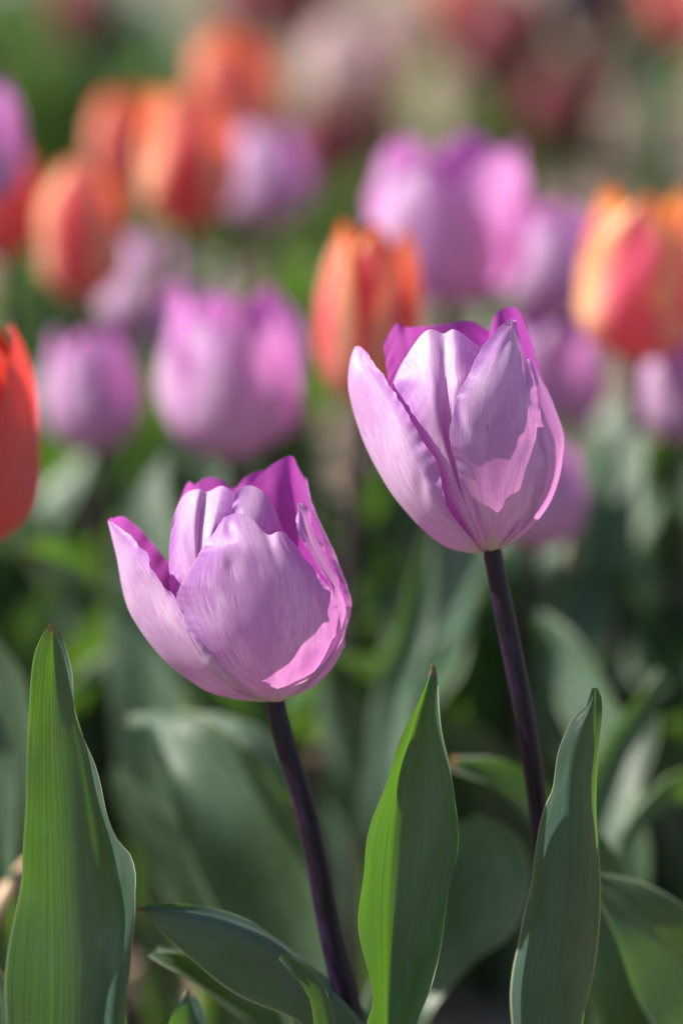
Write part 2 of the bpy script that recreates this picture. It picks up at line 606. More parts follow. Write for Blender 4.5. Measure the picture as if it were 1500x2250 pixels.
def leaf_sheet(L, Wd, arch, fold, r, nu=9, nv=26, twist=0.0):
    """leaf growing up from the origin and arching towards +X"""
    v = np.linspace(0, 1, nv)
    ang = arch * v**1.5
    ds = L / (nv - 1)
    x = np.concatenate([[0], np.cumsum(np.sin(ang[1:]) * ds)])
    z = np.concatenate([[0], np.cumsum(np.cos(ang[1:]) * ds)])
    kv = [0, .12, .35, .6, .82, .94, 1]
    hw = hermite(kv, np.array([.30, .62, 1, .92, .50, .22, .02])[:, None], v)[:, 0] * Wd / 2
    P = np.zeros((nv, nu, 3))
    for j in range(nv):
        T = np.array([math.sin(ang[j]), 0, math.cos(ang[j])])
        N = np.array([-math.cos(ang[j]), 0, math.sin(ang[j])])     # inner (upper) side
        B = np.array([0, 1, 0])
        tw = twist * v[j]
        B2 = B * math.cos(tw) + N * math.sin(tw)
        N2 = -B * math.sin(tw) + N * math.cos(tw)
        for i, q in enumerate(np.linspace(-1, 1, nu)):
            f = fold * (1 - 0.55 * v[j])
            P[j, i] = np.array([x[j], 0, z[j]]) + B2 * q * hw[j] * math.cos(f * abs(q)) + N2 * abs(q)**1.5 * hw[j] * math.sin(f)
    return wavy(P, r, 0.004, 0.0008, 2.0)


LEAVES = []
for i in range(14):
    r = random.Random(100 + i)
    LEAVES.append(grid_mesh('leaf', leaf_sheet(r.uniform(0.17, 0.25), r.uniform(0.032, 0.058), r.uniform(0.25, 1.15),
                                               r.uniform(0.3, 1.0), r, twist=r.uniform(-0.7, 0.7)), M['leaf_back']))


def add_leaves(root, n, r, scale=1.0, bias=None):
    a0 = r.uniform(0, 6.28)
    for k in range(n):
        o = link_mesh('leaf', r.choice(LEAVES), root)
        s = r.uniform(0.85, 1.12) * scale
        o.scale = (s, s, s)
        o.rotation_euler = (0, 0, a0 + k * 6.28 / n + r.uniform(-0.5, 0.5))
        o.location = (r.uniform(-.006, .006), r.uniform(-.006, .006), 0.004 * k - 0.003)


def back_tulip(kind, px, py, d, label, group, opening=0.0, size=1.0, tilt=(0, 0), rot=0.0, leaves=3, name=None, leaf_scale=1.0, bulge=1.0):
    r = random.Random(int(px * 31 + py * 17 + d * 1000))
    c = Vector(at(px, py, d))
    H = 0.060 * size
    axis = Vector((tilt[0], tilt[1], 1)).normalized()
    b = c - axis * H * 0.5
    base = Vector((b.x - axis.x * b.z * 0.35 + r.uniform(-.01, .01), b.y - axis.y * b.z * 0.35 + r.uniform(-.01, .01), 0))
    names = {'lilac': 'purple_tulip', 'orange': 'orange_tulip', 'orange_pink': 'orange_tulip', 'red': 'red_tulip', 'crimson': 'crimson_tulip',
             'pink': 'pink_tulip', 'dark': 'dark_tulip'}
    root = empty(names[kind], base, label, 'tulip', group)
    ms = petal_meshes(kind, opening, r.randint(0, 1))
    q = Vector((0, 0, 1)).rotation_difference(axis).to_matrix().to_4x4()
    for k in range(6):
        o = link_mesh('petal', ms[k % 2 + (2 if k > 2 else 0)] if True else None, root)
        s = size * r.uniform(0.95, 1.05)
        o.matrix_local = Matrix.Translation(b - base) @ q @ Matrix.Rotation(rot + k * math.pi / 3 + r.uniform(-.1, .1), 4, 'Z') \
            @ Matrix.Rotation(r.uniform(-.05, .07), 4, 'Y') @ Matrix.Diagonal((s * bulge, s * bulge, s, 1))
    p0 = np.zeros(3)
    p3 = np.array(b - base) + np.array(axis) * 0.002
    p2 = p3 - np.array(axis) * p3[2] * 0.35
    p1 = np.array([p2[0] * .5, p2[1] * .5, p3[2] * 0.3])
    link_mesh('stem', tube('stem', [p0, p1, p2, p3], [.0036, .0033, .003, .0031], M['stem_back'], 10, 14), root)
    add_leaves(root, leaves, r, leaf_scale)
    return root


GO = 'orange tulips blurred behind the front pair'
GL = 'lilac tulips blurred behind the front pair'
back_tulip('orange', 808, 700, 1.00, 'slim orange red tulip rising just left of the right front bloom', GO, 0.0, 1.06, (.06, 0), 0.45, 2, bulge=.74)
back_tulip('red', -96, 962, 0.835, 'plain red tulip cut off by the left edge of the picture', None, 0.10, 1.20, (.07, 0), 0.0, 0, bulge=.92)
back_tulip('lilac', 510, 832, 1.06, 'lilac tulip above the left front bloom, with pale upright petals', GL, 0.3, 1.02, (0, 0), 0.75, 3, bulge=.97)
back_tulip('lilac', 205, 862, 1.16, 'small lilac tulip low beside the red edge tulip', GL, 0.1, 0.86, (-.04, 0), 0.9, 3, bulge=.82)
back_tulip('lilac', 980, 485, 1.13, 'largest blurred lilac tulip, wide open above the right front bloom', GL, 0.5, 1.10, (-.02, 0), 0.12, 3, bulge=1.12)
back_tulip('orange_pink', 1404, 610, 1.06, 'orange pink tulip with frilled yellow top at the right edge', GO, 0.25, 1.08, (.02, 0), 0.35, 2, bulge=1.06)
back_tulip('lilac', 1215, 575, 1.26, 'lilac tulip half hidden behind the orange pink tulip on the right', GL, 0.1, 0.84, (0, 0), 0.3, 2)
back_tulip('lilac', 1495, 850, 1.10, 'lilac tulip cut off by the right edge below the orange pink tulip', GL, 0.1, 0.72, (0, 0), 0.0, 2)
back_tulip('lilac', 1195, 830, 1.12, 'lilac tulip peeping out behind the right front bloom', GL, 0.2, 0.88, (0, 0), 0.7, 2)
back_tulip('lilac', 1185, 1085, 1.04, 'low lilac tulip hanging under the right flank of the right front bloom', GL, 0.0, 0.70, (.1, 0), 0.2, 2)
back_tulip('orange', 178, 512, 1.22, 'orange tulip low in the left orange trio, with a pale stripe', GO, 0.1, 1.0, (.03, 0), 0.35, 3, bulge=.90)
back_tulip('orange', 412, 352, 1.26, 'large orange tulip in the middle of the left orange cluster', GO, 0.05, 1.05, (.0, 0), 0.55, 3, bulge=.93)
back_tulip('orange', 272, 315, 1.42, 'peach tulip half hidden behind the large orange cluster tulip', GO, 0.2, 0.82, (-.05, 0), 0.2, 2)
back_tulip('orange', 508, 197, 1.52, 'topmost orange tulip of the left cluster, farthest and softest', GO, 0.2, 0.98, (.0, 0), 0.0, 3, bulge=1.05)
back_tulip('lilac', 585, 385, 1.50, 'lilac tulip right of the orange cluster', GL, 0.0, 0.90, (.0, 0), 0.4, 2)
back_tulip('lilac', -78, 310, 1.16, 'lilac tulip cut off by the upper left edge', GL, 0.1, 0.90, (.0, 0), 0.4, 2)
back_tulip('red', 5, 450, 1.26, 'dull red tulip under the lilac tulip at the upper left edge', None, 0.1, 0.84, (.0, 0), 0.4, 2)
back_tulip('lilac', 318, 630, 1.34, 'dim lilac tulip in shade right of the low orange tulip', GL, 0.0, 0.80, (.0, 0), 0.1, 2)
back_tulip('lilac', 405, 720, 1.24, 'small lilac tulip tucked behind the pale upright lilac tulip', GL, 0.0, 0.62, (.0, 0), 0.8, 2)
GC = 'dark red tulips in the far bed'
back_tulip('pink', 770, 150, 2.1, 'pale pink tulip in the far bed above the large lilac tulip', None, 0.3, 1.15, (0, 0), 0.3, 1, bulge=1.15)
back_tulip('crimson', 770, 285, 2.3, 'dark red tulip low below the pale pink far tulip', GC, 0.1, 1.0, (0, 0), 0.3, 0)
back_tulip('crimson', 1070, 95, 2.6, 'crimson tulip at the top, right of the pale pink one', GC, 0.1, 1.25, (0, 0), 0.3, 0)
back_tulip('crimson', 1120, 150, 2.9, 'crimson tulip behind the top crimson tulip', GC, 0.1, 1.0, (0, 0), 0.6, 0)
back_tulip('crimson', 1210, 235, 2.4, 'dusky red tulip above the frilled orange pink tulip', GC, 0.3, 1.0, (0, 0), 0.3, 0)
back_tulip('crimson', 1315, 145, 2.7, 'deep crimson tulip under the near black tulip', GC, 0.1, 1.1, (0, 0), 0.3, 0)
back_tulip('dark', 1315, 30, 2.9, 'near black purple tulip at the top edge right', None, 0.1, 1.4, (0, 0), 0.3, 0)
back_tulip('red', 1478, 30, 2.5, 'bright red tulip in the top right corner', None, 0.2, 1.15, (0, 0), 0.3, 0)
back_tulip('orange', 1000, -28, 2.6, 'orange tulip cut off by the top edge', GO, 0.2, 1.2, (0, 0), 0.3, 0)
back_tulip('crimson', 545, 5, 2.7, 'crimson tulip at the top edge over the orange cluster', GC, 0.2, 1.1, (0, 0), 0.3, 0)
back_tulip('crimson', 690, 0, 2.9, 'crimson tulip at the top edge left of the pale pink one', GC, 0.2, 1.2, (0, 0), 0.7, 0)
back_tulip('crimson', 180, 20, 2.6, 'dark red tulip at the top edge over the green foliage', GC, 0.1, 1.0, (0, 0), 0.7, 0)

back_tulip('pink', 850, 110, 2.5, 'pale pink tulip behind the nearer pale pink one at the top', None, 0.3, 0.9, (0, 0), 0.1, 0, bulge=1.1)
back_tulip('crimson', 715, 315, 2.2, 'dark red tulip left of the low dark red one by the large lilac tulip', GC, 0.1, 0.95, (0, 0), 0.5, 0)
back_tulip('crimson', 1000, 60, 2.7, 'crimson tulip at the top left of the crimson pair', GC, 0.2, 1.0, (0, 0), 0.1, 0)
back_tulip('crimson', 1130, 60, 2.5, 'crimson tulip at the top directly over the dusky red one', GC, 0.1, 1.2, (0, 0), 0.9, 0, bulge=1.1)
back_tulip('crimson', 1185, 265, 2.9, 'dusky red tulip low, just left above the frilled orange pink tulip', GC, 0.3, 1.0, (0, 0), 0.2, 0)
back_tulip('crimson', 1420, 20, 2.6, 'dark red tulip at the top edge beside the bright red corner tulip', GC, 0.3, 1.2, (0, 0), 0.2, 0)
back_tulip('dark', 1290, -20, 2.6, 'near black purple tulip cut by the top edge, left of its fellow', None, 0.1, 1.2, (0, 0), 0.1, 0)
back_tulip('crimson', 610, -10, 2.5, 'crimson tulip at the top edge midway over the orange cluster and pale pink one', GC, 0.2, 1.1, (0, 0), 0.1, 0)

# ------------------------------------------------------------------ broad leaves that can be told apart behind the front pair


def spine_leaf(label, pts, hw, roll=0.0, fold=0.5, mat='leaf_back', edge=0.0016, tipdrop=None, group=None, base=None):
    """pts: (px, py, depth) tip -> foot; grows on down to the ground; hw: half widths in metres at the pts"""
    seed = int(abs(pts[0][0] * 13 + pts[0][1] * 7))
    r = random.Random(seed)
    Wp = [at(*p) for p in pts][::-1]
    foot = np.array(Wp[0])
    step = np.array(Wp[0]) - np.array(Wp[1])
    g = np.array([foot[0] + step[0] * 0.5, foot[1] + step[1] * 0.3, 0.0]) if base is None else np.array(base)
    hws = list(hw)[::-1]
    line = [g, g * 0.45 + foot * 0.55] + Wp if foot[2] > 0.03 else Wp
    hh = [hws[0] * 0.5, hws[0] * 0.85] + hws if foot[2] > 0.03 else hws
    nv, nu = 44, 15
    Q = resample(np.column_stack([np.array(line), np.array(hh)]), nv)
    c, w = Q[:, :3], np.maximum(Q[:, 3], 0.0004)
    tg = np.gradient(c, axis=0)
    tg /= np.linalg.norm(tg, axis=1, keepdims=True)
    view = np.array([0, -1.0, 0.25])
    B = np.cross(tg, view)
    B /= np.maximum(np.linalg.norm(B, axis=1, keepdims=True), 1e-6)
    N = np.cross(B, tg)
    P = np.zeros((nv, nu, 3))
    for j in range(nv):
        rl = roll[0] + (roll[1] - roll[0]) * j / (nv - 1) if isinstance(roll, tuple) else roll
        b2 = B[j] * math.cos(rl) + N[j] * math.sin(rl)
        n2 = -B[j] * math.sin(rl) + N[j] * math.cos(rl)
        for i, q in enumerate(np.linspace(-1, 1, nu)):
            P[j, i] = c[j] + b2 * q * w[j] * math.cos(fold * abs(q)) + n2 * abs(q)**1.6 * w[j] * math.sin(fold)
    P = wavy(P, r, edge, 0.0006, 2.2)
    root_loc = P[0].mean(0)
    me = grid_mesh('tulip_leaf', P - root_loc, M[mat])
    o = link_mesh('tulip_leaf', me)
    o.location = root_loc
    tag(o, label, 'leaf', group)
    return o


GB = 'broad tulip leaves behind the front pair'
wide = spine_leaf('wide blurred leaf with a pale folded top left of the front left stem',
           [(372, 1604, .895), (450, 1680, .885), (520, 1790, .88), (610, 1980, .88), (680, 2200, .88)],
           [.006, .0145, .0185, .0185, .015], (0.0, 0.15), 0.4, group=GB)
flap = spine_leaf(None, [(285, 1572, .915), (360, 1590, .905), (450, 1600, .897), (530, 1606, .893), (590, 1660, .89)],
                  [.001, .0045, .0060, .0065, .006], -1.05, 0.2, base=at(625, 1740, .886))
flap.name = 'folded_tip'
del flap['category']
if 'group' in flap:
    del flap['group']
flap.parent = wide
flap.location = flap.location - wide.location
spine_leaf('pale upright leaf blurred behind the left front bloom, running down to the folded leaf',
           [(360, 960, 1.06), (330, 1120, 1.05), (320, 1350, 1.04), (340, 1600, 1.03), (360, 1900, 1.03)],
           [.002, .010, .0140, .0145, .012], 0.35, 0.4, group=GB)
spine_leaf('long pale leaf slanting down at the right below the orange pink tulip',
           [(1400, 870, 1.08), (1378, 1040, 1.07), (1335, 1230, 1.06), (1260, 1400, 1.05), (1200, 1560, 1.05)],
           [.002, .008, .0095, .010, .009], 0.3, 0.4, group=GB)
spine_leaf('narrow pale upright leaf standing between the two front stems',
           [(945, 1150, .97), (915, 1320, .965), (880, 1520, .96), (850, 1750, .955)],
           [.0015, .0062, .0078, .008], 0.3, 0.5, group=GB)
spine_leaf('pale grey green leaf lit in a patch right of the right front stem',
           [(1180, 1350, .98), (1260, 1470, .97), (1320, 1600, .96), (1370, 1800, .95)],
           [.002, .0095, .010, .010], 0.4, 0.35, group=GB)
spine_leaf('arched leaf with a tan rim crossing behind the right front stem',
           [(985, 1665, .835), (1080, 1700, .84), (1180, 1790, .845), (1280, 1950, .85), (1330, 2150, .85)],
           [.0015, .0075, .0105, .0125, .012], -0.5, 0.7, group=GB)
spine_leaf('dark leaf with a brownish tip rising at the right edge above the grey green leaf',
           [(1440, 1470, .93), (1395, 1590, .93), (1340, 1720, .925), (1290, 1900, .92)],
           [.0015, .0065, .0085, .009], 0.2, 0.5, group=GB)
spine_leaf('leaf with a sunlit yellow green rim bending in from the right edge',
           [(1330, 1900, .92), (1400, 1780, .92), (1490, 1710, .93), (1590, 1740, .94), (1650, 1900, .94)],
           [.0015, .006, .0085, .010, .010], 0.7, 0.4, group=GB)
spine_leaf('dark broad leaf in the lower right corner with a thin pale upper edge',
           [(1290, 1920, .80), (1380, 2010, .80), (1470, 2110, .805), (1560, 2230, .81), (1600, 2400, .82)],
           [.001, .0100, .0160, .0185, .018], -0.25, 0.35, group=GB)
spine_leaf('dark green leaf filling the gap between the centre leaf and the right leaf',
           [(1025, 1800, .86), (1062, 1890, .86), (1050, 1985, .855), (970, 2080, .85), (880, 2200, .845)],
           [.002, .0120, .0140, .011, .010], 0.15, 0.3, group=GB)
spine_leaf('yellow green leaf in shade behind the edge of the tall left leaf',
           [(250, 1690, .93), (320, 1800, .93), (400, 1900, .93), (470, 2060, .93)],
           [.0015, .0075, .009, .009], 0.3, 0.4, group=GB)
spine_leaf('bright yellow green leaf blurred at the left edge above the tall left leaf',
           [(-30, 1370, .90), (20, 1470, .90), (45, 1600, .90), (60, 1800, .90)],
           [.0015, .0065, .0080, .008], 0.5, 0.3, group=GB)
spine_leaf('pale blue green leaf cut off at the left edge behind the tall left leaf',
           [(-20, 1580, .86), (0, 1700, .86), (5, 1830, .86), (0, 2000, .86)],
           [.0015, .0045, .0055, .006], 0.3, 0.3, group=GB)
spine_leaf('leaf tip poking into the lower left corner',
           [(-12, 2130, .775), (10, 2200, .775), (18, 2290, .775), (10, 2420, .775)],
           [.001, .0030, .0042, .005], 0.2, 0.3, group=GB)
spine_leaf('small yellow green leaf in front of the bare soil at the bottom',
           [(346, 2078, .775), (420, 2125, .775), (500, 2185, .775), (590, 2260, .775), (640, 2380, .775)],
           [.0012, .0056, .0068, .007, .006], -0.35, 0.7, mat='leaf_back', group=GB)
spine_leaf('dark pointed leaf at the bottom edge under the small yellow green leaf',
           [(416, 2175, .765), (420, 2230, .765), (415, 2320, .77), (400, 2450, .775)],
           [.001, .0060, .010, .011], 0.1, 0.4, mat='leaf', group=GB)
spine_leaf('pale little leaf curling against the left front stem',
           [(618, 2098, .728), (652, 2128, .728), (690, 2175, .730), (712, 2250, .732), (712, 2400, .735)],
           [.001, .0026, .0034, .0036, .003], -0.3, 0.5, mat='leaf_back', group=GB)
st_pts = [at(-30, 2060, .86), at(25, 1950, .86), at(70, 1890, .87)]
me = tube('straw', st_pts, [.0030, .0028, .0022], M['straw'], 10, 10)
tag(link_mesh('dry_stalk', me), 'tan dry stalk slanting behind the tall left leaf at the left edge', 'stalk')

# ------------------------------------------------------------------ filler plants of the bed, leaves only
LB = 'flowerless leafy tulip plant lost in the soft blur of the bed'
FILL = []


def filler(x, y, r, n, scale):
    root = empty('tulip_plant', (x, y, 0), LB, 'tulip plant', 'flowerless tulip plants in the blurred bed')
    FILL.append(root)
    add_leaves(root, n, r, scale)


fr = random.Random(21)
for row, y in enumerate((0.98, 1.08, 1.19, 1.31, 1.44, 1.58, 1.74)):
    half = 0.17 * y + 0.12
    n = int(2 * half / 0.085)
    for i in range(n):
        x = -half + (i + 0.5 + 0.5 * (row % 2)) * 2 * half / n + fr.uniform(-.02, .02)
        q = (x / (y * 0.954 + 0.15)) / K + 750
        if fr.random() < 0.12 or (y > 1.5 and 230 < q < 620 and fr.random() < .6) or (y > 1.4 and q > 1250 and fr.random() < .7):
            continue
        filler(x, y + fr.uniform(-.03, .03), fr, fr.choice((2, 3, 3, 4)), fr.uniform(0.75, 1.05) * (1.0 if y < 1.5 else .85))
# greener clumps in the far bed
for (px, py, n, sp) in ((90, 280, 7, .13), (150, 380, 4, .10), (30, 160, 4, .12), (1130, 340, 4, .07), (640, 480, 4, .09), (1290, 420, 2, .06)):
    g = ground_at(px, py + 60)
    for _ in range(n):
        filler(g[0] + fr.uniform(-sp, sp), g[1] + fr.uniform(-sp * 1.3, sp * 1.3), fr, 4, fr.uniform(.8, 1.0))


taken = set()
for o in [q for q in SC.objects if q.get('category') == 'tulip' and q.get('label')]:
    best = [f for f in FILL if f.name not in taken and (f.location - o.location).length < 0.16]
    if best:
        f = min(best, key=lambda q: (q.location - o.location).length)
        taken.add(f.name)
        short = o['label'].split(',')[0]
        t = 'flowerless leafy plant at the foot of the ' + short
        if len(t.split()) > 16:
            t = ' '.join(t.split()[:16])
        f['label'] = t


def make_grass():
    r = random.Random(9)
    V, F = [], []
    for (px, py, n, sp) in ((110, 270, 1300, .15), (20, 130, 600, .13), (1140, 330, 300, .06), (620, 470, 400, .08)):
        g = ground_at(px, py + 40)
        for _ in range(n):
            x, y = g[0] + r.gauss(0, sp * .6), g[1] + r.gauss(0, sp * .8)
            h, a, w = r.uniform(.04, .11), r.uniform(0, 6.28), r.uniform(.0015, .004)
            lx, ly = math.cos(a) * h * r.uniform(.1, .7), math.sin(a) * h * r.uniform(.1, .7)
            bx, by = -math.sin(a) * w, math.cos(a) * w
            b0 = len(V)
            V += [(x - bx, y - by, -.01), (x + bx, y + by, -.01), (x + bx * .7 + lx * .4, y + by * .7 + ly * .4, h * .6),
                  (x - bx * .7 + lx * .4, y - by * .7 + ly * .4, h * .6), (x + lx, y + ly, h)]
            F += [(b0, b0 + 1, b0 + 2, b0 + 3), (b0 + 3, b0 + 2, b0 + 4)]
    me = bpy.data.meshes.new('grass')
    me.from_pydata(V, [], F)
    me.materials.append(M['grass'])
    tag(link_mesh('grass', me), 'short green grass and weeds between the far flowers', 'grass', kind='stuff')


make_grass()

# ------------------------------------------------------------------ the two front tulips
D0 = 0.752
PXM = K * 0.75


def build_front(name, label, petals, conv, stem_px, stem_w, centre_px, mat='lilac', slope=-0.2, y0=1540):
    pts = [at(px, py, D0 - (slope * (py - y0)) * PXM) for px, py in stem_px]
    base = Vector((pts[-1][0], pts[-1][1], 0.0))
    root = empty(name, base, label, 'tulip', 'two sharp lilac tulips in front')
    cen = at(*centre_px, D0) - np.array(base)
    for i, (cols, kw) in enumerate(petals):
        P = patch(cols, conv, 48, 120, D0, grooves=kw.get('grooves', ()), zs=0.84, rag=i + 1)
        P = wavy(P, random.Random(50 + i + int(label.startswith('taller')) * 20), kw.get('edge', .00016), kw.get('body', .00030), kw.get('freq', 9.0), dents=14)
        me = grid_mesh('petal', P - np.array(base), M[mat], flip_centre=cen)
        o = link_mesh('petal', me, root)
        if kw.get('label'):
            o['label'] = kw['label']
    pts[-1][2] = 0.0
    me = tube('stem', [p - np.array(base) for p in pts[::-1]], [w * PXM / 2 for w in stem_w][::-1], M['stem'], 24, 60)
    link_mesh('stem', me, root)
    return root


# right bloom: control lines read off the photograph, each with its own depth
BR = body_fn([(1216, 1068, 12), (1190, 1060, 72), (1150, 1055, 125), (1080, 1042, 172), (980, 1023, 208), (880, 1002, 220),
              (800, 985, 205), (720, 975, 185), (690, 970, 175)])
z2 = zoomer(730, 640, 1500 / 550, BR)
F1 = 1
R_A = [[(925, 1570, -15), (700, 1500, -110), (480, 1280, -150), (300, 980, -150), (210, 700, -130), (165, 500, -90), (150, 390, -40), (142, 338, -5)],
       [(920, 1578, 0), (800, 1560, -5), (690, 1530, -10), (560, 1450, -10), (450, 1350, -10), (350, 1230, -5), (270, 1090, 0), (210, 950, 0), (165, 800, 0), (130, 650, 0), (112, 520, 0), (113, 440, 0), (125, 370, 0), (140, 332, 0)],
       [(915, 1575, 15), (820, 1510, 60), (680, 1400, 115), (530, 1200, 150), (420, 1000, 150), (330, 800, 130), (240, 620, 95), (180, 480, 60), (155, 390, 25), (147, 332, 5)],
       [(912, 1568, 20), (900, 1560, 25), (830, 1480, 85), (740, 1370, 135), (690, 1290, 160), (660, 1180, 180), (640, 1080, 186), (600, 980, 188), (540, 900, 185), (495, 812, 182), (440, 710, 170), (400, 640, 155), (340, 560, 130), (300, 490, 105), (240, 420, 75), (190, 348, 35), (155, 327, 8)]]


def lay(pts, os):
    """put body-following depth on a polyline: os = offsets at base, middle, tip"""
    n = len(pts)
    out = []
    for i, p in enumerate(pts):
        t = i / (n - 1)
        o = float(np.interp(t, np.linspace(0, 1, len(os)), os))
        out.append((p[0], p[1], o, 1))
    return out


R_B = [lay([(905, 1568), (780, 1440), (680, 1300), (590, 1120), (510, 940), (425, 780), (370, 650), (350, 552)], (-15, -40, -45, -50)),
       lay([(910, 1568), (810, 1400), (720, 1200), (640, 950), (560, 700), (480, 500), (425, 402)], (-12, -24, -25, -60)),
       lay([(915, 1568), (840, 1400), (740, 1150), (660, 850), (610, 600), (578, 400), (560, 238)], (-12, -18, -18, -75)),
       lay([(925, 1568), (850, 1400), (760, 1150), (700, 880), (685, 620), (675, 400), (664, 255)], (-14, -32, -34, -90)),
       lay([(930, 1568), (870, 1400), (800, 1150), (770, 880), (765, 620), (760, 400), (742, 228)], (-12, -20, -20, -80)),
       lay([(955, 1560), (1010, 1400), (1070, 1150), (1090, 900), (1040, 640), (965, 470), (903, 342)], (-15, -40, -40, -80))]  # unseen right edge, widened under the front petal to shade it
R_C = [lay([(935, 1552), (880, 1370), (840, 1245), (790, 1150), (750, 1050), (715, 940), (705, 850), (715, 740), (750, 630), (800, 520), (850, 420), (900, 330), (960, 260), (1030, 190), (1072, 168)], (0, 6, 6, 0, -50)),
       lay([(945, 1555), (920, 1350), (880, 1100), (870, 850), (900, 620), (980, 420), (1050, 260), (1080, 166)], (2, 16, 18, 10, -50)),
       lay([(955, 1557), (1000, 1350), (1030, 1100), (1040, 850), (1050, 620), (1070, 420), (1082, 280), (1086, 168)], (2, 18, 22, 12, -50)),
       lay([(965, 1557), (1080, 1400), (1150, 1200), (1180, 950), (1170, 700), (1140, 500), (1110, 320), (1092, 172)], (2, 16, 20, 10, -50)),
       lay([(975, 1555), (1090, 1478), (1215, 1335), (1272, 1150), (1290, 1000), (1268, 850), (1240, 680), (1200, 500), (1160, 400), (1112, 260), (1096, 178)], (0, 4, 4, 0, -50))]
R_D = [[(970, 1550, 20), (1080, 1430, 95), (1170, 1200, 120), (1190, 950, 120), (1170, 700, 100), (1150, 520, 75), (1168, 408, 45)],
       [(980, 1553, 10), (1150, 1420, 35), (1260, 1250, 60), (1310, 1000, 72), (1290, 780, 66), (1240, 580, 55), (1176, 405, 42)],
       [(985, 1556, 0), (1100, 1490, -5), (1200, 1405, -10), (1300, 1270, -10), (1350, 1130, -5), (1370, 1000, 0), (1375, 880, 0), (1350, 760, 2), (1300, 620, 10), (1230, 480, 25), (1182, 406, 38)],
       [(980, 1550, -20), (1080, 1460, -100), (1200, 1250, -150), (1270, 1000, -150), (1280, 800, -110), (1250, 620, -60), (1205, 455, 5), (1184, 410, 35)]]
R_E = [[(960, 1550, -20), (950, 1200, -150), (930, 800, -170), (930, 500, -160), (940, 330, -145), (950, 245, -130)],
       [(970, 1550, -25), (1010, 1200, -180), (1010, 800, -200), (1000, 400, -180), (985, 132, -145)],
       [(980, 1550, -25), (1080, 1200, -170), (1090, 800, -180), (1085, 400, -160), (1068, 96, -125)],
       [(985, 1550, -20), (1150, 1250, -140), (1190, 900, -140), (1175, 500, -110), (1132, 132, -90)],
       [(985, 1550, -15), (1200, 1300, -90), (1290, 900, -80), (1275, 650, -55), (1222, 430, -40), (1188, 285, -60)]]
R_G = [[(900, 1540, -15), (600, 1200, -110), (420, 900, -120), (350, 650, -90), (332, 520, -80), (320, 430, -75), (302, 328, -70)],
       [(905, 1540, -20), (640, 1200, -160), (480, 800, -170), (420, 500, -150), (390, 330, -135), (378, 198, -120)],
       [(910, 1540, -20), (700, 1200, -190), (580, 800, -200), (530, 500, -190), (470, 340, -170), (450, 218, -125)],
       [(915, 1540, -20), (760, 1200, -200), (660, 800, -220), (620, 500, -210), (590, 330, -190), (575, 208, -170)],
       [(920, 1540, -20), (820, 1200, -200), (760, 800, -220), (740, 500, -210), (715, 330, -195), (700, 192, -180)],
       [(930, 1540, -20), (880, 1200, -190), (860, 800, -210), (850, 500, -200), (840, 330, -190), (830, 182, -175)],
       [(940, 1540, -20), (930, 1200, -170), (930, 800, -190), (940, 500, -180), (942, 340, -170), (946, 246, -160)]]
right = build_front('purple_tulip', 'taller sharp lilac tulip on the right, upright cup on a dark purple stem',
                    [(R_G, dict(label='violet back petal')), (R_E, dict(label='violet back petal with folded tip', body=.0004)), (R_D, dict()),
                     (R_B, dict(label='inner petal with a central crease', grooves=((0.6, .03, -7, .1, .98), (0.55, .015, -4, .3, .98), (.66, .02, 4, .3, .95)))),
                     (R_A, dict(body=.0006, edge=.00025)), (R_C, dict())], z2,
                    [(1080, 1206), (1092, 1270), (1108, 1350), (1132, 1470), (1158, 1610), (1176, 1730), (1190, 1860), (1205, 2050), (1230, 2400), (1245, 2900), (1250, 3400)],
                    [40, 43, 45, 46, 46, 44, 46, 50, 54, 60, 62], (1010, 980), y0=1210)

BL = body_fn([(1545, 606, 12), (1520, 566, 108), (1500, 560, 140), (1450, 550, 190), (1400, 538, 218), (1300, 519, 245),
              (1200, 500, 240), (1130, 495, 220), (1060, 490, 190), (1000, 485, 150)])
z1 = zoomer(200, 950, 2.5, BL)
L_A = [[(990, 1470, -20), (800, 1350, -110), (640, 1100, -170), (500, 880, -170), (412, 692, -150), (320, 590, -120), (260, 520, -95), (200, 474, -65), (150, 459, -35), (102, 474, -8)],
       [(985, 1474, -20), (700, 1380, -110), (480, 1180, -140), (330, 930, -125), (250, 750, -100), (190, 620, -75), (140, 530, -40), (98, 478, -5)],
       [(980, 1482, 0), (900, 1478, -5), (760, 1462, -10), (640, 1430, -10), (530, 1362, -10), (430, 1282, -5), (340, 1182, 0), (270, 1080, 0), (210, 970, 0), (170, 830, 0), (140, 690, 0), (110, 580, 0), (90, 490, 0)],
       [(985, 1475, 30), (800, 1400, 110), (620, 1250, 160), (450, 1050, 155), (340, 870, 125), (250, 730, 95), (180, 620, 60), (125, 540, 30), (94, 484, 5)],
       [(995, 1470, 40), (850, 1380, 130), (680, 1220, 180), (560, 1060, 190), (490, 950, 186), (455, 895, 180), (400, 840, 170), (345, 785, 158), (320, 730, 147), (298, 655, 132), (240, 610, 105), (190, 560, 80), (130, 510, 40), (96, 482, 8)]]
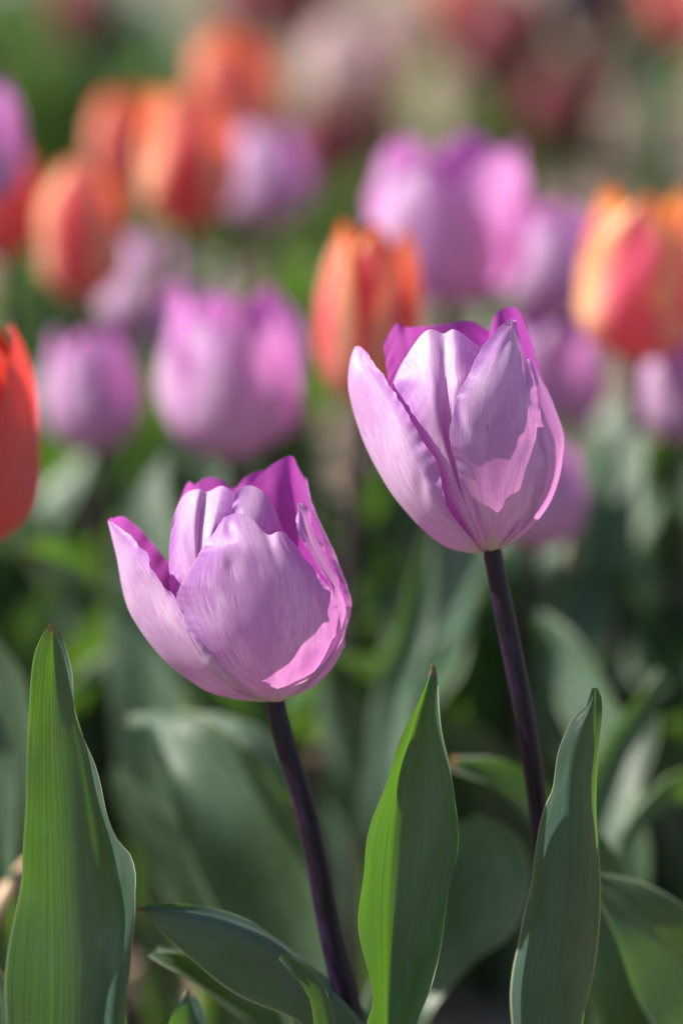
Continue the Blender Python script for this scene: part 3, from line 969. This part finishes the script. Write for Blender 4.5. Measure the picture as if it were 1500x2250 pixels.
L_B = [lay([(900, 1460), (640, 1200), (500, 1000), (440, 850), (433, 700), (434, 560), (450, 470)], (-23, -125, -172, -160)),
       lay([(910, 1460), (680, 1200), (560, 950), (500, 720), (488, 540), (495, 420), (512, 346)], (-23, -114, -147, -160)),
       lay([(920, 1460), (720, 1200), (620, 950), (570, 720), (562, 540), (575, 400), (598, 310)], (-23, -110, -140, -160)),
       lay([(930, 1460), (760, 1200), (670, 950), (612, 720), (608, 540), (620, 420), (638, 324)], (-23, -118, -157, -170)),
       lay([(930, 1460), (770, 1200), (700, 950), (680, 720), (678, 540), (690, 420), (715, 295)], (-23, -114, -144, -165)),
       lay([(940, 1460), (800, 1200), (750, 950), (770, 720), (775, 540), (788, 430), (784, 332)], (-23, -122, -162, -165))]
L_H = [lay([(970, 1460), (860, 1200), (810, 900), (760, 650), (768, 470), (790, 345)], (-28, -130, -150, -145)),
       lay([(975, 1460), (880, 1200), (845, 900), (825, 650), (828, 470), (834, 296)], (-28, -124, -138, -145)),
       lay([(980, 1460), (900, 1200), (880, 900), (900, 650), (905, 480), (890, 298)], (-28, -122, -138, -150)),
       lay([(990, 1460), (920, 1200), (910, 900), (975, 700), (980, 520), (955, 345)], (-28, -126, -146, -150)),
       lay([(1000, 1460), (940, 1200), (950, 950), (1050, 740), (1062, 580), (1012, 420)], (-28, -135, -162, -155))]
L_C = [lay([(985, 1480), (780, 1420), (620, 1250), (520, 1090), (468, 960), (458, 905), (500, 820), (560, 720), (640, 610), (700, 540), (742, 490)], (0, 8, 8, -10, -40)),
       lay([(995, 1482), (850, 1370), (740, 1150), (680, 950), (690, 780), (720, 640), (744, 545), (748, 468)], (2, 18, 20, 0, -40)),
       lay([(1005, 1482), (920, 1360), (860, 1150), (830, 950), (825, 780), (820, 620), (815, 520), (812, 448)], (2, 20, 22, 4, -48)),
       lay([(1015, 1482), (1000, 1350), (980, 1150), (960, 950), (945, 780), (930, 640), (912, 560), (886, 474)], (2, 22, 24, 4, -45)),
       lay([(1022, 1482), (1055, 1350), (1070, 1150), (1055, 950), (1030, 800), (1000, 690), (980, 610), (968, 558)], (2, 20, 22, 4, -30)),
       lay([(1030, 1480), (1120, 1350), (1170, 1150), (1160, 970), (1120, 820), (1070, 700), (1030, 600), (1022, 544)], (2, 18, 20, 6, -20)),
       lay([(1040, 1478), (1180, 1385), (1262, 1200), (1272, 1040), (1222, 890), (1150, 750), (1090, 640), (1062, 546)], (2, 14, 16, 2, -24)),
       lay([(1050, 1476), (1250, 1350), (1345, 1200), (1368, 1050), (1352, 950), (1318, 868), (1260, 800), (1200, 720), (1150, 650), (1102, 590), (1085, 560)], (0, 4, 6, 0, -24))]
L_D = [lay([(1040, 1470), (1180, 1350), (1290, 1150), (1335, 990), (1312, 845), (1250, 750), (1200, 660), (1150, 580), (1130, 520), (1134, 450), (1130, 392)], (-10, -16, -14, -8, -40)),
       lay([(1050, 1468), (1230, 1370), (1350, 1150), (1378, 980), (1345, 850), (1290, 740), (1235, 640), (1190, 540), (1165, 460), (1142, 388)], (-6, -6, -4, -20, -55)),
       [(1060, 1466, 0), (1180, 1421, -5), (1280, 1340, 0), (1350, 1250, 0), (1396, 1150, 0), (1408, 1050, 8), (1402, 950, 15), (1364, 840, 30), (1332, 760, 42), (1264, 605, 55), (1218, 510, 60), (1196, 430, 65), (1166, 394, 70)]]
L_E = [[(1000, 1470, -20), (950, 1200, -130), (900, 900, -170), (870, 600, -170), (862, 400, -150), (872, 290, -130)],
       [(1010, 1470, -20), (1010, 1200, -150), (990, 900, -190), (970, 600, -190), (968, 350, -160), (985, 188, -120)],
       [(1020, 1470, -25), (1080, 1200, -160), (1080, 900, -190), (1080, 600, -180), (1082, 350, -150), (1098, 128, -100)],
       [(1030, 1470, -20), (1160, 1250, -140), (1190, 950, -150), (1190, 650, -125), (1180, 400, -100), (1148, 190, -70)],
       [(1040, 1470, -10), (1240, 1340, -60), (1370, 1100, -60), (1413, 940, -30), (1392, 830, -25), (1352, 730, -20), (1312, 620, -15), (1262, 500, -15), (1218, 400, -20), (1188, 275, -30)],
       [(1042, 1470, 0), (1240, 1345, -40), (1368, 1110, -30), (1405, 950, 0), (1375, 830, 5), (1330, 730, 10), (1290, 620, 10), (1240, 500, 10), (1205, 425, 10), (1170, 240, -20)]]
L_G = [[(960, 1465, -15), (700, 1150, -150), (560, 850, -160), (500, 600, -140), (487, 450, -110), (488, 378, -90)],
       [(965, 1465, -20), (750, 1150, -180), (620, 850, -190), (555, 600, -180), (520, 400, -140), (532, 274, -105)],
       [(970, 1465, -20), (780, 1150, -190), (670, 850, -210), (610, 600, -205), (575, 400, -175), (570, 286, -140)],
       [(975, 1465, -20), (820, 1150, -200), (740, 850, -220), (680, 600, -210), (640, 400, -180), (622, 252, -140)],
       [(980, 1465, -20), (850, 1150, -200), (800, 850, -230), (760, 600, -220), (720, 400, -190), (702, 254, -150)],
       [(1000, 1465, -20), (900, 1150, -200), (870, 850, -230), (850, 600, -220), (800, 400, -190), (786, 310, -160)],
       [(1000, 1465, -20), (920, 1150, -200), (900, 850, -230), (890, 600, -225), (870, 400, -205), (850, 246, -175)],
       [(1000, 1465, -20), (940, 1150, -190), (930, 850, -220), (940, 600, -215), (945, 400, -195), (944, 203, -165)]]
left = build_front('purple_tulip', 'shorter sharp lilac tulip on the left with a magenta inside and one petal spread',
                   [(L_G, dict(label='violet back petal')), (L_E, dict(label='pointed magenta back petal', body=.0004)),
                    (L_B, dict(label='inner petal with a crease', grooves=((.55, .02, -6, .4, .98), (.62, .02, -5, .4, .98)))),
                    (L_H, dict()), (L_D, dict(edge=.00015)), (L_A, dict(label='petal spread out to the side', body=.0006, edge=.00025)),
                    (L_C, dict(edge=.00012, body=.0006, freq=5))], z1,
                   [(604, 1534), (612, 1580), (638, 1670), (668, 1770), (697, 1900), (726, 2050), (760, 2190), (778, 2270), (840, 2560), (880, 2950), (890, 3400)],
                   [42, 45, 48, 50, 51, 53, 58, 58, 60, 64, 66], (530, 1300), y0=1540)

# ------------------------------------------------------------------ sharp leaves of the front plants


def front_leaf(cols, conv, parent=None, label=None, y0=1400, dz0=0.0, slope=-0.2, foot=None, name='leaf', seed=1, grooves=(), edge=.0006):
    P = patch(cols, conv, 44, 90, D0 - dz0 * PXM, slope, y0, grooves)
    P = wavy(P, random.Random(seed), edge, .0005, 4.0)
    if parent is None:
        root = P[0].mean(0)
        o = link_mesh('tulip_leaf', grid_mesh('tulip_leaf', P - root, M['leaf']))
        o.location = root
        tag(o, label, 'leaf')
    else:
        o = link_mesh('leaf', grid_mesh('leaf', P - np.array(parent.location), M['leaf']), parent)
        if label:
            o['label'] = label
    return o


z3 = zoomer(0, 1350, 2.0)
z4 = zoomer(750, 1400, 2.0)
# tall left leaf
LL = [[(150, 4080, 0), (60, 2900, -15), (20, 2200, -18), (28, 1820, -20), (17, 1640, -20), (28, 1500, -20), (60, 1340, -20), (85, 1200, -20), (97, 1020, -20), (110, 840, -18), (118, 640, -15), (130, 430, -2), (150, 270, 5), (175, 150, 8), (202, 88, 6), (224, 42, 2)],
      [(160, 4080, 0), (130, 2900, -28), (130, 2200, -34), (160, 1820, -36), (170, 1500, -38), (180, 1200, -38), (185, 840, -34), (190, 500, -24), (205, 250, -14), (222, 110, -5), (228, 42, 1)],
      [(180, 4080, 0), (260, 2900, -40), (310, 2200, -50), (325, 1820, -56), (325, 1500, -58), (310, 1200, -58), (290, 840, -50), (262, 500, -36), (245, 260, -30), (236, 110, -13), (230, 42, 0)],
      [(200, 4080, 0), (340, 2900, -40), (410, 2200, -46), (410, 1820, -50), (420, 1500, -54), (410, 1200, -56), (370, 840, -48), (315, 500, -34), (265, 260, -16), (243, 110, -4), (232, 42, 0)],
      [(215, 4080, 0), (400, 2900, -10), (470, 2200, 0), (490, 1820, 0), (512, 1530, -16), (533, 1370, -36), (490, 1140, -50), (452, 960, -50), (418, 800, -44), (385, 620, -36), (330, 420, -24), (280, 250, -12), (252, 130, -2), (234, 42, 0)],
      [(225, 4080, -5), (425, 2900, -35), (515, 2200, -36), (531, 1820, -30), (544, 1530, -13), (563, 1300, 13), (545, 1140, 20), (516, 1010, 22), (469, 895, 16), (430, 770, 12), (394, 610, 5), (340, 430, 3), (295, 241, 2), (261, 120, 1), (236, 43, 0)],
      [(235, 4080, -10), (450, 2900, -60), (560, 2200, -70), (572, 1820, -60), (576, 1530, -10), (592, 1230, 62), (600, 1140, 86), (580, 1062, 90), (520, 990, 74), (482, 900, 58), (442, 740, 44), (404, 600, 38), (350, 440, 28), (310, 232, 14), (270, 110, 4), (238, 44, 0)]]
front_leaf(LL, z3, None, 'tall sharp green leaf at the left with a pale wavy right margin', y0=1370, dz0=150, seed=3)
# centre leaf (left tulip)
CL = [[(240, 3950, 30), (150, 2800, 60), (100, 2100, 60), (112, 1690, 45), (132, 1610, 40), (124, 1540, 42), (100, 1420, 50), (80, 1300, 60), (75, 1180, 62), (90, 1020, 60), (110, 900, 56), (140, 800, 52), (200, 640, 42), (260, 460, 30), (320, 300, 16), (370, 180, 6), (400, 122, 0)],
      [(250, 3950, 10), (180, 2800, 20), (160, 2100, 20), (160, 1690, 15), (150, 1420, 15), (140, 1180, 15), (160, 960, 12), (200, 780, 8), (260, 560, 4), (330, 350, 2), (375, 210, 0), (404, 122, 0)],
      [(260, 3950, 0), (220, 2800, -10), (200, 2100, -25), (195, 1690, -30), (215, 1300, -35), (240, 1000, -35), (255, 800, -30), (290, 560, -22), (335, 380, -12), (380, 220, -4), (405, 120, 0)],
      [(270, 3950, 0), (270, 2800, -5), (250, 2100, -10), (250, 1690, -15), (300, 1300, -22), (355, 1000, -22), (370, 800, -20), (370, 560, -15), (370, 380, -8), (385, 240, -2), (406, 120, 0)],
      [(280, 3950, 10), (300, 2800, 10), (275, 2100, 20), (287, 1690, 25), (330, 1480, 0), (370, 1330, -8), (410, 1200, -10), (445, 1100, -10), (478, 1000, -8), (492, 880, -10), (478, 750, -8), (472, 640, -6), (450, 550, -4), (418, 430, -2), (396, 300, 0), (394, 190, 0), (407, 120, 0)],
      [(300, 3950, 0), (330, 2800, -20), (300, 2100, -30), (335, 1690, 30), (402, 1540, 62), (440, 1400, 66), (456, 1220, 56), (466, 1090, 50), (490, 980, 52), (504, 850, 62), (496, 700, 56), (482, 560, 44), (456, 420, 34), (432, 280, 22), (418, 170, 8), (410, 122, 0)]]
front_leaf(CL, z4, left, 'upright leaf, yellow green along its lit left side', y0=1460, dz0=215, seed=5)
# right leaf (right tulip)
RL = [[(1000, 3950, 0), (900, 2800, 0), (800, 2100, 0), (742, 1700, -5), (734, 1560, -5), (740, 1460, -5), (762, 1340, -5), (790, 1200, -5), (815, 1080, -5), (825, 950, -5), (850, 840, -5), (890, 740, -3), (928, 672, -2), (938, 600, 0), (950, 500, 0), (982, 420, 0), (1040, 330, 0), (1084, 298, 0), (1100, 250, 0), (1106, 224, 0)],
      [(1005, 3950, 10), (930, 2800, 30), (850, 2100, 40), (810, 1700, 42), (830, 1400, 42), (870, 1100, 42), (890, 900, 36), (930, 740, 26), (965, 600, 18), (985, 480, 12), (1040, 370, 8), (1085, 310, 4), (1103, 252, 2), (1109, 223, 1)],
      [(1010, 3950, 15), (980, 2800, 45), (930, 2100, 62), (900, 1700, 68), (930, 1400, 68), (975, 1100, 66), (985, 880, 58), (992, 740, 44), (1004, 620, 32), (1024, 500, 22), (1062, 380, 14), (1092, 310, 6), (1108, 256, 3), (1112, 222, 1)],
      [(1020, 3950, 10), (1020, 2800, 35), (990, 2100, 48), (980, 1700, 52), (1010, 1400, 52), (1040, 1100, 50), (1050, 900, 44), (1045, 740, 34), (1045, 620, 24), (1066, 500, 16), (1092, 390, 10), (1106, 320, 5), (1114, 258, 2), (1116, 222, 0)],
      [(1030, 3950, 5), (1050, 2800, 10), (1040, 2100, 22), (1030, 1700, 25), (1060, 1400, 26), (1088, 1150, 26), (1096, 960, 26), (1090, 850, 24), (1078, 740, 18), (1072, 630, 12), (1088, 520, 8), (1108, 420, 4), (1120, 330, 2), (1122, 262, 0), (1120, 222, 0)],
      [(1040, 3950, 0), (1090, 2800, -10), (1080, 2100, -15), (1062, 1700, -20), (1082, 1560, -20), (1102, 1400, -20), (1120, 1200, -18), (1121, 1050, -16), (1117, 900, -16), (1112, 700, -14), (1116, 560, -10), (1130, 430, -6), (1141, 310, -3), (1137, 250, -1), (1126, 222, 0)]]
front_leaf(RL, z4, right, 'grey green leaf with a twisted blunt tip, clasping the stem', y0=1520, dz0=150, seed=8, edge=.0004)
# lying leaf (left tulip)
YL = [[(1750, 4000, -60), (1600, 2600, -60), (1450, 1900, -40), (1320, 1795, -20), (1150, 1722, -10), (1000, 1640, 0), (880, 1560, 0), (760, 1460, 0), (680, 1382, 0), (602, 1303, 0)],
      [(1755, 4000, -60), (1640, 2600, -40), (1500, 1880, -20), (1350, 1720, 10), (1180, 1620, 20), (1020, 1530, 22), (880, 1450, 20), (750, 1370, 12), (680, 1330, 6), (600, 1300, 1)],
      [(1760, 4000, -60), (1700, 2600, -40), (1600, 1850, -20), (1480, 1690, 10), (1300, 1560, 25), (1200, 1462, 28), (1080, 1400, 28), (950, 1350, 24), (800, 1318, 14), (680, 1296, 6), (598, 1297, 1)],
      [(1765, 4000, -70), (1720, 2600, -80), (1600, 1800, -80), (1440, 1640, -70), (1280, 1500, -60), (1150, 1420, -55), (1020, 1370, -50), (880, 1325, -36), (760, 1302, -18), (670, 1292, -6), (597, 1296, 0)],
      [(1770, 4000, -80), (1740, 2600, -110), (1620, 1780, -120), (1450, 1600, -120), (1300, 1470, -110), (1205, 1405, -100), (1120, 1350, -90), (1000, 1304, -76), (850, 1276, -50), (700, 1273, -20), (597, 1294, 0)]]
front_leaf(YL, z3, left, 'low cupped leaf lying out to the side with a reddish rim', y0=2000, dz0=0, slope=-0.2, seed=12)
